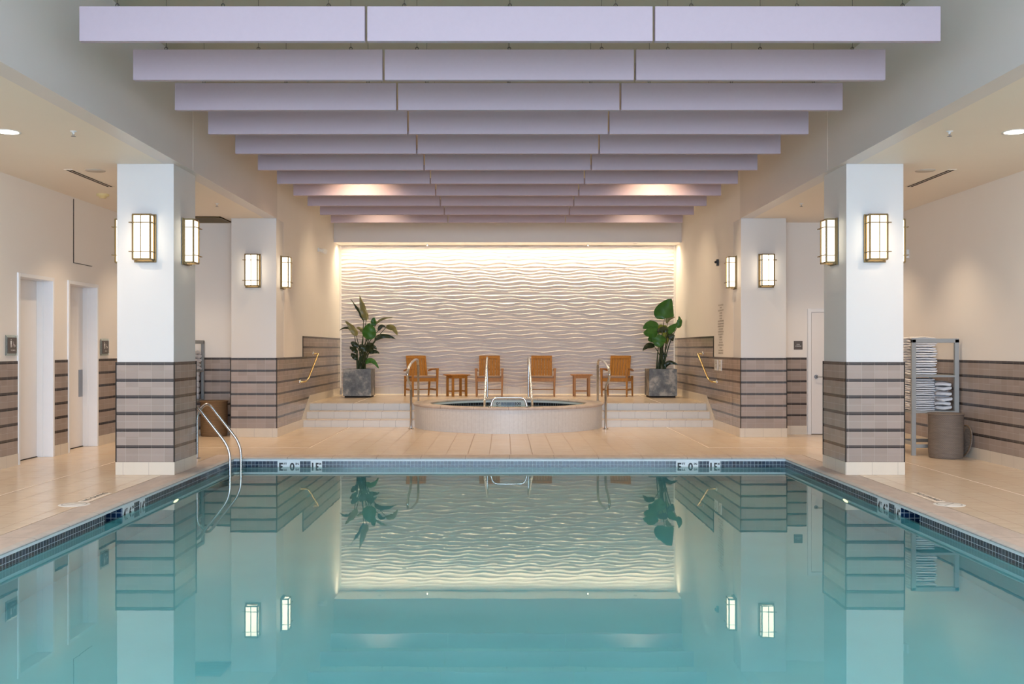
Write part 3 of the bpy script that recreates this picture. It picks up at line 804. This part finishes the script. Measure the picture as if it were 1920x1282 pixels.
# ---- wall fixtures
t = empty('emergency_light', (-3.9, 20.6, 3.50), label='small twin-head white spotlight high on the left alcove wall', cat='wall light')
MB().box(0, .03, -.05, .05, -.03, .05).build('bracket', M_white, t, .004)
for dy in (-.07, .05): MB().tube([(.05, dy, 0), (.16, dy - .05, -.03)], [.035, .05], 16).build('lamp_head', M_white, t)
t = empty('wall_sensor', (3.9, 18.6, 3.08), label='tiny black sensor on the right alcove wall before the sconce', cat='sensor')
MB().box(-.04, 0, -.03, .03, -.06, .06).tube([(-.04, 0, .02), (-.07, 0, .0)], .02, 10).build('body', M_black, t, .003)
t = empty('alarm_strobe', (XA, 15.9, 2.98), label='white alarm strobe on the right aisle wall above the towel rack', cat='alarm')
MB().box(-.04, 0, -.12, .12, -.07, .07).build('body', M_white, t, .006); MB().box(-.07, -.04, -.04, .04, -.05, .05).build('lens', M_bandwhite, t, .006)

# ---- signs
M_plate = plain('dark_sign_plate', (92, 84, 80), .4)
def wc_sign(y0, y1, z0, z1, word, label):
    t = empty('restroom_sign', (-XA, (y0 + y1) / 2, z0), label=label, cat='sign', group='restroom signs')
    def P(mb, n, m, par=None):
        o = mb.build(n, m, par or t)
        if par is None: o.location = -t.location
        return o
    P(MB().box(-XA + .012, -XA + .02, y0, y1, z0, z1), 'glass_backer', M_glass)
    k = MB()
    for y in (y0 + .02, y1 - .02):
        for z in (z0 + .02, z1 - .02): k.box(-XA, -XA + .012, y - .005, y + .005, z - .0055, z + .0055)
    P(k, 'standoff', M_steel)
    px = -XA + .02; a = y0 + .03; b = y1 - .03; c = z0 + .03; d = z1 - .03
    pl_ = P(MB().box(px, px + .008, a, b, c, d), 'sign_plate', M_plate); px += .008
    W = b - a; Hh = d - c; X = px + .001
    def Q(u, v): return (X, a + u * W, c + v * Hh)
    pi_ = MB()
    def fan(pts): n = len(pts); pi_.add([Q(*p) for p in pts], [tuple(range(n))])
    fan([(.36 + .045 * math.cos(2 * PI * k / 14), .86 + .04 * math.sin(2 * PI * k / 14)) for k in range(14)])
    fan([(.27, .79), (.45, .79), (.44, .60), (.28, .60)]); fan([(.29, .60), (.35, .60), (.345, .38), (.305, .38)]); fan([(.37, .60), (.43, .60), (.42, .38), (.375, .38)])
    for k in range(20):
        a0 = 2 * PI * k / 20 - 1.2; a1 = 2 * PI * (k + 1) / 20 - 1.2
        if k > 15: break
        fan([(.66 + .12 * math.cos(a0), .47 + .09 * math.sin(a0)), (.66 + .12 * math.cos(a1), .47 + .09 * math.sin(a1)), (.66 + .09 * math.cos(a1), .47 + .065 * math.sin(a1)), (.66 + .09 * math.cos(a0), .47 + .065 * math.sin(a0))])
    fan([(.60, .68), (.64, .68), (.68, .52), (.64, .50)]); fan([(.62, .56), (.80, .55), (.80, .52), (.64, .52)]); fan([(.76, .54), (.80, .54), (.84, .43), (.80, .42)])
    fan([(.62 + .03 * math.cos(2 * PI * k / 12), .72 + .025 * math.sin(2 * PI * k / 12)) for k in range(12)])
    pi_.build('pictogram', M_white, pl_)
    ww = .5 if len(word) > 3 else .32
    text_on(word, (X, a, c), (0, 1, 0), (0, 0, 1), W * (.57 - ww / 2), W * (.57 + ww / 2), Hh * .16, Hh * .24, M_white, pl_, 'lettering', 0)
wc_sign(12.49, 12.78, 1.40, 1.66, 'WOMEN', 'dark restroom sign on a glass plate left of the first door')
wc_sign(15.43, 15.74, 1.38, 1.64, 'MEN', 'dark restroom sign on a glass plate right of the second door')
t = empty('storage_sign', (5.025, YE, 1.47), label='small square dark sign reading POOL STORAGE left of the far right door', cat='sign')
pl_ = MB().box(-.075, .075, -.008, 0, 0, .15).build('sign_plate', M_plate, t)
text_on('POOL', (0, -.008, 0), (1, 0, 0), (0, 0, 1), -.028, .028, .080, .098, M_white, pl_)
text_on('STORAGE', (0, -.008, 0), (1, 0, 0), (0, 0, 1), -.052, .052, .05, .068, M_white, pl_)
M_ink = plain('bronze_lettering', (110, 92, 70), .5)
t = empty('wall_lettering', (3.9, 18.4, 1.4), label='column of small bronze pool rules lettering on the right alcove wall', cat='lettering')
rules = ['POOL AND SPA RULES', 'WARNING', 'NO LIFEGUARD ON DUTY', 'NO DIVING', 'NO RUNNING', 'NO GLASS', 'SHOWER BEFORE ENTERING', 'CHILDREN UNDER 14 MUST BE', 'SUPERVISED BY AN ADULT', 'NO FOOD OR DRINK', 'NO PETS IN POOL AREA', 'SPA USE LIMITED TO', '10 MINUTES', 'POOL HOURS', '6 AM - 10 PM', 'IN CASE OF EMERGENCY', 'DIAL 911', 'DO NOT SWIM ALONE', 'MAXIMUM OCCUPANCY']
for i, s_ in enumerate(rules):
    z = 2.30 - i * .049; hw = min(.26, .0115 * len(s_))
    q = text_on(s_, (3.9, 18.4, 0), (0, -1, 0), (0, 0, 1), -hw, hw, z - .028, z, M_ink, t, 'lettering', .002); q.location = -t.location
for (y, w_, lab) in ((18.72, .27, 'white notice in a clear holder on the tiled right alcove wall, nearer the steps'), (18.38, .20, 'narrow white notice in a clear holder on the tiled right alcove wall, nearer the column')):
    t = empty('notice', (3.888, y, 1.08), label=lab, cat='notice', group='wall notices')
    MB().box(-.012, 0, -w_ / 2, w_ / 2, 0, .2).build('holder', M_white, t, .002)
    n_ = MB()
    for k in range(6): n_.box(-.0135, -.012, -w_ / 2 + .03, w_ / 2 - .03 - (k % 3) * .02, .17 - k * .025, .178 - k * .025)
    n_.build('print_block', M_plate, t)

# ================================================================ CHAIRS AND TABLES
def make_chair():
    # local: faces -y, origin at floor centre
    r = empty('armchair')
    W = .29; fy = -.27; by = .23
    for x in (-W, W):
        MB().bar((x, fy, .61), (x * .97, fy, 0), .05, .055, (0, 1, 0), .032, .035).build('leg', M_teak, r, .004)
        MB().bar((x, by, .45), (x * .97, by + .06, 0), .05, .045, (0, 1, 0), .032, .035).build('leg', M_teak, r, .004)
        # arm: slopes gently and rounds down at the front
        MB().bar((x, fy - .03, .615), (x, .1, .60), .06, .03).bar((x, .1, .60), (x, by + .06, .565), .055, .03).build('armrest', M_teak, r, .006)
        MB().bar((x * .96, fy, .15), (x * .96, by + .04, .15), .022, .04).build('stretcher', M_teak, r, .003)
    MB().box(-W, W, fy - .012, fy + .018, .335, .41).box(-W, W, by - .01, by + .02, .335, .41).box(-W - .01, -W + .02, fy, by, .335, .41).box(W - .02, W + .01, fy, by, .335, .41).box(-W, W, fy, by, .385, .40).build('seat_frame', M_teak, r, .004)
    MB().bar((-W * .96, -.01, .15), (W * .96, -.01, .15), .04, .022).build('cross_stretcher', M_teak, r, .003)
    # back
    M = Matrix.Translation((0, by - .01, .40)) @ Matrix.Rotation(math.radians(-16), 4, 'X')
    hb = .52
    fr = MB().box(-.235, -.19, -.015, .015, 0, hb - .05, M).box(.19, .235, -.015, .015, 0, hb - .05, M)
    fr.box(-.235, .235, -.016, .016, hb - .07, hb, M).box(-.19, .19, -.012, .012, .02, .06, M).box(-.19, .19, .006, .014, .2, .22, M)
    fr.build('back_frame', M_teak, r, .004)
    sl = MB(); nsl = 6; wd = .38 / nsl
    for k in range(nsl):
        a = -.19 + k * wd
        sl.box(a + .004, a + wd - .004, -.008, .006, .06, hb - .07, M)
    sl.build('back_slats', M_teak, r)
    MB().box(-W + .025, W - .025, fy - .01, by - .02, .405, .455).build('cushion', M_cush, r, .018, seg=3)
    return r
ch = make_chair()
for i, (x, y, rz, lab) in enumerate([(-1.94, 22.45, math.radians(24), 'slatted teak armchair furthest left, turned towards the spa'),
                        (-.41, 22.45, 0, 'slatted teak armchair left of centre, facing straight out behind a rail'),
                        (.76, 22.45, math.radians(-2), 'slatted teak armchair right of centre, facing straight out behind a rail'),
                        (2.45, 22.45, math.radians(-20), 'slatted teak armchair furthest right, turned towards the spa')]):
    c_ = ch if i == 0 else copy_tree(ch); c_.location = (x, y, ZP); c_.rotation_euler = (0, 0, rz)
    tag(c_, lab, 'chair', 'teak armchairs along the wave wall')
def make_table():
    r = empty('side_table'); hw = .19
    n = 9
    tp = MB()
    for k in range(4): tp.box(-.235 + k * .1185, -.235 + k * .1185 + .1145, -.22, .22, .465, .487)
    tp.box(-.2, .2, -.19, -.16, .45, .466).box(-.2, .2, .16, .19, .45, .466)
    tp.build('tabletop', M_teak, r, .004)
    for x in (-.16, .16):
        for y in (-.15, .15): MB().box(x - .024, x + .024, y - .024, y + .024, 0, .465).build('leg', M_teak, r, .003)
    MB().box(-.16, .16, -.162, -.142, .40, .45).box(-.16, .16, .142, .162, .40, .45).box(-.17, -.15, -.15, .15, .40, .45).box(.15, .17, -.15, .15, .40, .45).build('apron', M_teak, r)
    MB().box(-.16, .16, -.012, .012, .10, .13).box(-.172, -.148, -.15, .15, .10, .13).box(.148, .172, -.15, .15, .10, .13).build('stretcher', M_teak, r)
    return r
tb = make_table(); tb.location = (-1.14, 22.45, ZP); tb.rotation_euler = (0, 0, math.radians(27)); tag(tb, 'small square teak side table between the two left armchairs', 'side table', 'teak side tables')
t2 = copy_tree(tb); t2.location = (1.65, 22.45, ZP); t2.rotation_euler = (0, 0, 0); tag(t2, 'small square teak side table between the two right armchairs', 'side table', 'teak side tables')

# ================================================================ PLANTERS AND PLANTS
def make_planter(x, y, rz, lab):
    r = empty('planter', (x, y, ZP), rz, lab, 'planter', 'grey cube planters')
    b = MB()
    def frus(w0, w1, z0, z1):
        vs = [(a * w0, c * w0, z0) for a, c in ((-1, -1), (1, -1), (1, 1), (-1, 1))] + [(a * w1, c * w1, z1) for a, c in ((-1, -1), (1, -1), (1, 1), (-1, 1))]
        b.add(vs, [(3, 2, 1, 0), (0, 1, 5, 4), (1, 2, 6, 5), (2, 3, 7, 6), (3, 0, 4, 7)])
    frus(.305, .30, .04, .62)
    o_, i_ = .30, .27
    vs = [(a * o_, c * o_, .62) for a, c in ((-1, -1), (1, -1), (1, 1), (-1, 1))] + [(a * i_, c * i_, .62) for a, c in ((-1, -1), (1, -1), (1, 1), (-1, 1))] + [(a * i_, c * i_, .56) for a, c in ((-1, -1), (1, -1), (1, 1), (-1, 1))]
    b.add(vs, [(0, 1, 5, 4), (1, 2, 6, 5), (2, 3, 7, 6), (3, 0, 4, 7), (4, 5, 9, 8), (5, 6, 10, 9), (6, 7, 11, 10), (7, 4, 8, 11)])
    b.build('box', M_planter, r)
    MB().box(-.275, .275, -.275, .275, 0, .04).build('plinth', M_gap, r)
    MB().box(-.27, .27, -.27, .27, .56, .575).build('soil', M_soil, r)
make_planter(-3.26, 22.02, math.radians(-1), 'mottled grey cube planter in the left corner of the platform')
make_planter(3.36, 22.02, math.radians(1), 'mottled grey cube planter in the right corner of the platform')
def plant(name, ox, oy, root_px, leaves, origin, label, Yp=22.02, fat=1.12):
    """leaves given by base, middle, tip in the crop of the photograph; depth is free"""
    sc = 1880 / Yp
    def W(px, py, d=0.0):
        X = (origin[0] + px / 5.829 - 946) / sc - .07; Z = 1.5 - (origin[1] + py / 5.829 - 652) / sc
        return Vector((X, Yp + d, Z))
    r = empty(name, (ox, oy, ZP + .575), label=label, cat='plant', group='tall broad-leaved plants')
    for i, (base, mid, tip, wpx, m, d0, d1, tw) in enumerate(leaves):
        B = W(*base, d0); T = W(*tip, d1)
        Mm = W(*mid, (d0 + d1) / 2) if mid else (B + T) / 2 + Vector((0, -.03, .02))
        C = Mm * 2 - (B + T) / 2                       # control point through the middle
        wd = wpx * fat / 5.829 / sc; n = 14; mm = 4
        vs = []; fs = []
        for k in range(n + 1):
            t = k / n; p = B * (1 - t) ** 2 + C * 2 * t * (1 - t) + T * t * t
            tg = (B * (-2 * (1 - t)) + C * (2 - 4 * t) + T * 2 * t).normalized()
            view = Vector((math.sin(tw), -math.cos(tw), .15)).normalized()
            s_ = tg.cross(view)
            if s_.length < .1: s_ = Vector((1, 0, 0))
            s_.normalize(); nn = s_.cross(tg).normalized()
            if nn.y > 0: pass
            prof_ = (math.sin(PI * min(1, t ** .75 * .985 + .015)) ** .62) * (1 - .25 * t)
            hw = wd / 2 * prof_ + .0015
            for j in range(-mm // 2, mm // 2 + 1):
                q_ = j / (mm / 2)
                wob = .012 * math.sin(t * 17 + i + j) * abs(q_)
                vs.append(p + s_ * hw * q_ + nn * (-(abs(q_) ** 1.3) * hw * .35 + wob) - r.location)
        c_ = mm + 1
        for k in range(n):
            for j in range(mm): fs.append((k * c_ + j, k * c_ + j + 1, (k + 1) * c_ + j + 1, (k + 1) * c_ + j))
        lf = MB().add(vs, fs, True).build('leaf', m, r)
        # stalk down to the soil
        R0 = Vector((W(*root_px)[0] + random.uniform(-.10, .10), oy + random.uniform(-.1, .1), ZP + .57)) - r.location
        Bl = B - r.location; cm = Vector((R0.x * .75 + Bl.x * .25, (R0.y + Bl.y) / 2, R0.z + (Bl.z - R0.z) * .6))
        pts = [R0 * (1 - t) ** 2 + cm * 2 * t * (1 - t) + Bl * t * t for t in [k / 10 for k in range(11)]]
        MB().tube(pts, [.017 - .010 * k / 10 for k in range(11)], 7).build('leaf_stalk', M_stem, lf)
    return r
G, Dk, O_, Y_ = M_leaf, M_leafd, M_leafo, M_leafy
left = [((392, 350), (365, 250), (312, 75), 78, O_, .0, .05, .5), ((352, 352), (318, 260), (210, 120), 50, Dk, .1, .1, .8),
        ((290, 525), (245, 440), (165, 360), 70, O_, -.1, -.1, .4), ((250, 495), (170, 432), (78, 463), 26, Dk, .1, .2, .6),
        ((415, 560), (432, 470), (440, 385), 150, G, -.15, -.22, 0), ((485, 405), (462, 360), (475, 320), 62, G, .1, .12, .3),
        ((488, 395), (560, 335), (668, 320), 24, O_, .1, .2, .4), ((520, 465), (555, 415), (600, 432), 40, Dk, 0, .05, .2),
        ((600, 432), (680, 435), (732, 520), 62, O_, .05, -.05, .3), ((485, 572), (575, 522), (710, 556), 52, Dk, -.05, .1, .3),
        ((378, 492), (330, 450), (268, 425), 52, O_, .12, .2, .5), ((302, 650), (262, 610), (230, 595), 58, Dk, -.1, -.15, 0),
        ((302, 700), (258, 668), (222, 640), 48, Dk, -.1, -.2, .2), ((300, 780), (260, 740), (234, 712), 52, Dk, -.08, -.15, .1),
        ((398, 695), (360, 650), (338, 612), 74, Dk, -.2, -.25, 0), ((400, 690), (450, 640), (490, 612), 92, Dk, -.2, -.3, .1),
        ((440, 655), (480, 640), (516, 672), 44, Dk, -.2, -.2, 0), ((430, 712), (490, 692), (546, 716), 42, Dk, -.15, -.2, 0),
        ((400, 825), (465, 790), (542, 876), 56, G, -.2, -.25, .2)]
plant('potted_plant', -3.26, 22.02, (335, 885), left, (620, 540), 'tall dark-leaved tropical plant growing in the left planter')
right = [((380, 335), (392, 240), (462, 115), 190, G, -.05, 0, 0), ((425, 385), (440, 335), (512, 315), 40, O_, .1, .1, .3),
         ((520, 432), (552, 370), (540, 308), 56, G, 0, 0, .2), ((415, 488), (465, 440), (528, 385), 72, G, -.1, 0, .1),
         ((300, 440), (220, 405), (132, 445), 92, G, -.15, -.25, 0), ((300, 478), (215, 485), (133, 495), 100, G, -.2, -.3, .1),
         ((305, 440), (270, 395), (228, 350), 74, G, .05, .1, .1), ((378, 485), (360, 430), (350, 395), 130, Y_, .1, .15, 0),
         ((420, 470), (405, 540), (410, 615), 80, Y_, .05, 0, 0), ((318, 508), (310, 580), (322, 650), 130, G, -.2, -.25, 0),
         ((285, 500), (240, 545), (190, 560), 90, G, -.1, -.2, .2), ((268, 642), (200, 628), (133, 684), 54, Dk, -.1, -.2, .1),
         ((425, 555), (455, 530), (488, 520), 82, Dk, -.1, -.1, 0), ((385, 872), (430, 812), (522, 838), 42, Dk, -.1, -.1, .2),
         ((402, 460), (340, 455), (278, 482), 58, Dk, -.25, -.3, .1), ((350, 740), (385, 730), (402, 755), 30, Dk, -.1, -.1, 0)]
plant('potted_plant', 3.36, 22.02, (345, 885), right, (1180, 540), 'tall green broad-leaved tropical plant growing in the right planter', fat=1.28)

# ================================================================ RACKS, TOWELS, BASKETS
def make_rack():
    # local: x 0..L along the rack, y 0..D depth
    r = empty('towel_rack'); Dp = .60; L = .86
    for x in (0, L):
        f = MB()
        f.bar((x, 0, 0), (x, .0, 1.62), .045, .06, (0, 1, 0)).bar((x, Dp, 0), (x, Dp, 1.62), .045, .06, (0, 1, 0))
        f.bar((x, -.03, 1.60), (x, Dp + .03, 1.60), .045, .06).bar((x, 0, .13), (x, Dp, .13), .03, .05)
        f.build('end_frame', M_rack, r, .004)
    for z in (.62, 1.12):
        MB().box(-.02, L + .02, -.01, Dp + .01, z - .03, z).build('shelf', M_rack, r, .003)
    MB().box(0, L, Dp - .015, Dp + .015, .14, .19).build('stretcher', M_rack, r, .003)
    return r
# right rack: length runs away from the camera along the wall
rk = make_rack(); rk.rotation_euler = (0, 0, PI / 2); rk.location = (6.235, 13.99, 0)
tag(rk, 'grey wooden towel rack against the right wall behind the near right column', 'towel rack', 'towel racks')
rk2 = copy_tree(rk); rk2.rotation_euler = (0, 0, 0); rk2.location = (-6.15, 16.74, 0)
tag(rk2, 'grey wooden towel rack in the far left corner of the aisle behind the column', 'towel rack', 'towel racks')
def towel_mesh(lx, ly, h, seed, fold_left=True):
    rnd = random.Random(seed); vs = []; fs = []
    nprof = 20; nseg = 10
    ph = rnd.uniform(0, 6)
    for k in range(nseg + 1):
        y = -ly / 2 + ly * k / nseg
        sq = 1 - .35 * (abs(2 * k / nseg - 1) ** 8)
        for i in range(nprof):
            a = 2 * PI * i / nprof; c, s = math.cos(a), math.sin(a)
            x = math.copysign(abs(c) ** .35, c) * lx / 2; z = math.copysign(abs(s) ** .55, s) * h / 2 * sq
            sag = .12 * h * math.sin(y * 21 + ph) + .10 * h * math.sin(x * 25 + ph * 2)
            vs.append((x + .006 * math.sin(y * 30 + ph), y, z + h / 2 + sag))
    for k in range(nseg):
        for i in range(nprof):
            j = (i + 1) % nprof; fs.append((k * nprof + i, k * nprof + j, (k + 1) * nprof + j, (k + 1) * nprof + i))
    fs += [tuple(range(nprof)), tuple(reversed(range(nseg * nprof, (nseg + 1) * nprof)))]
    me = bpy.data.meshes.new('towel'); me.from_pydata(vs, [], fs); me.update(); me.polygons.foreach_set('use_smooth', [True] * len(fs)); me.materials.append(M_towel); return me
def nth(k): return (['topmost'] + ['%s from the top' % w_ for w_ in ['second', 'third', 'fourth', 'fifth', 'sixth', 'seventh', 'eighth', 'ninth', 'tenth', 'eleventh', 'twelfth', 'thirteenth', 'fourteenth', 'fifteenth', 'sixteenth', 'seventeenth', 'eighteenth']])[k]
def stack(cx, cy, z0, lx, ly, h, n, where, group, rz=0, seed=0):
    ms = [towel_mesh(lx, ly, h, seed + k) for k in range(4)]
    for k in range(n):
        o = bpy.data.objects.new('towel', ms[k % 4]); COL.objects.link(o); rr = random.Random(seed * 7 + k)
        o.location = (cx + rr.uniform(-.008, .008), cy + rr.uniform(-.008, .008), z0 + .0005 + k * h * .93)
        o.rotation_euler = (0, 0, rz + rr.uniform(-.04, .04))
        tag(o, 'folded white towel, %s, %s' % (nth(n - 1 - k), where), 'towel', group)
stack(5.81, 14.26, 1.12, .36, .40, .038, 15, 'tall stack on the upper right rack', 'towels on the right rack', seed=3)
stack(5.79, 14.26, .62, .34, .40, .032, 15, 'thin stack low on the right rack', 'towels on the right rack', seed=11)
stack(6.08, 14.22, .62, .23, .38, .072, 6, 'thick stack low on the right rack', 'towels on the right rack', seed=23)
stack(-5.455, 17.05, 1.12, .34, .40, .072, 5, 'stack high on the far left rack', 'towels on the left rack', seed=31)
rollm = None
for k in range(5):
    c = MB()
    ringp = [(r_, 0) for r_ in ()]
    c.lathe([(.001, 0), (.03, -.004), (.046, 0), (.050, .012), (.050, .40), (.001, .405)], n=24, M=Matrix.Rotation(-PI / 2, 4, 'Y'))
    if rollm is None: o = c.build('rolled_towel', M_towel); rollm = o.data
    else:
        o = bpy.data.objects.new('rolled_towel', rollm); COL.objects.link(o)
    col_, row_ = k % 1, k
    o.location = (-5.305, 17.17, .67 + k * .1)
    tag(o, 'rolled white towel on the lower shelf of the far left rack, %s' % ('lowest of the column', 'second from the bottom', 'third from the bottom', 'fourth from the bottom', 'fifth from the bottom', 'beside the lowest one')[k], 'towel', 'rolled towels on the left rack')
def basket(x, y, r, h, m, lab):
    b = empty('wicker_basket', (x, y, 0), label=lab, cat='basket', group='wicker laundry baskets')
    MB().lathe([(.001, .001), (r * .93, .001), (r * .97, .02), (r, .12), (r, h - .02), (r + .006, h - .008), (r, h), (r - .012, h - .008), (r - .015, h - .03), (r - .02, .03), (.001, .03)], n=48).build('body', m, b)
    MB().tube([((r + .004) * math.cos(2 * PI * k / 40), (r + .004) * math.sin(2 * PI * k / 40), h - .01) for k in range(41)], .011, 8).build('rim', m, b)
basket(5.96, 13.70, .225, .61, M_wick, 'tall round grey-brown wicker basket in front of the right towel rack')
basket(-5.03, 17.12, .225, .60, M_wickb, 'tall round brown wicker basket beyond the near left column')
Ml = Matrix.Rotation(math.radians(-81), 4, 'Y')
ld = empty('basket_lid', (6.232, 13.76, .0), label='round woven basket lid leaning on edge against the right wall', cat='basket lid')
Mm = Matrix.Translation((.022, 0, .225)) @ Ml
MB().lathe([(.001, 0), (.19, 0), (.215, .004), (.222, .012), (.215, .022), (.001, .02)], n=40, M=Mm).build('disc', M_wick, ld)
MB().lathe([(.205, .024), (.212, .030), (.219, .024)], n=40, M=Mm).build('rim', M_wickb, ld)
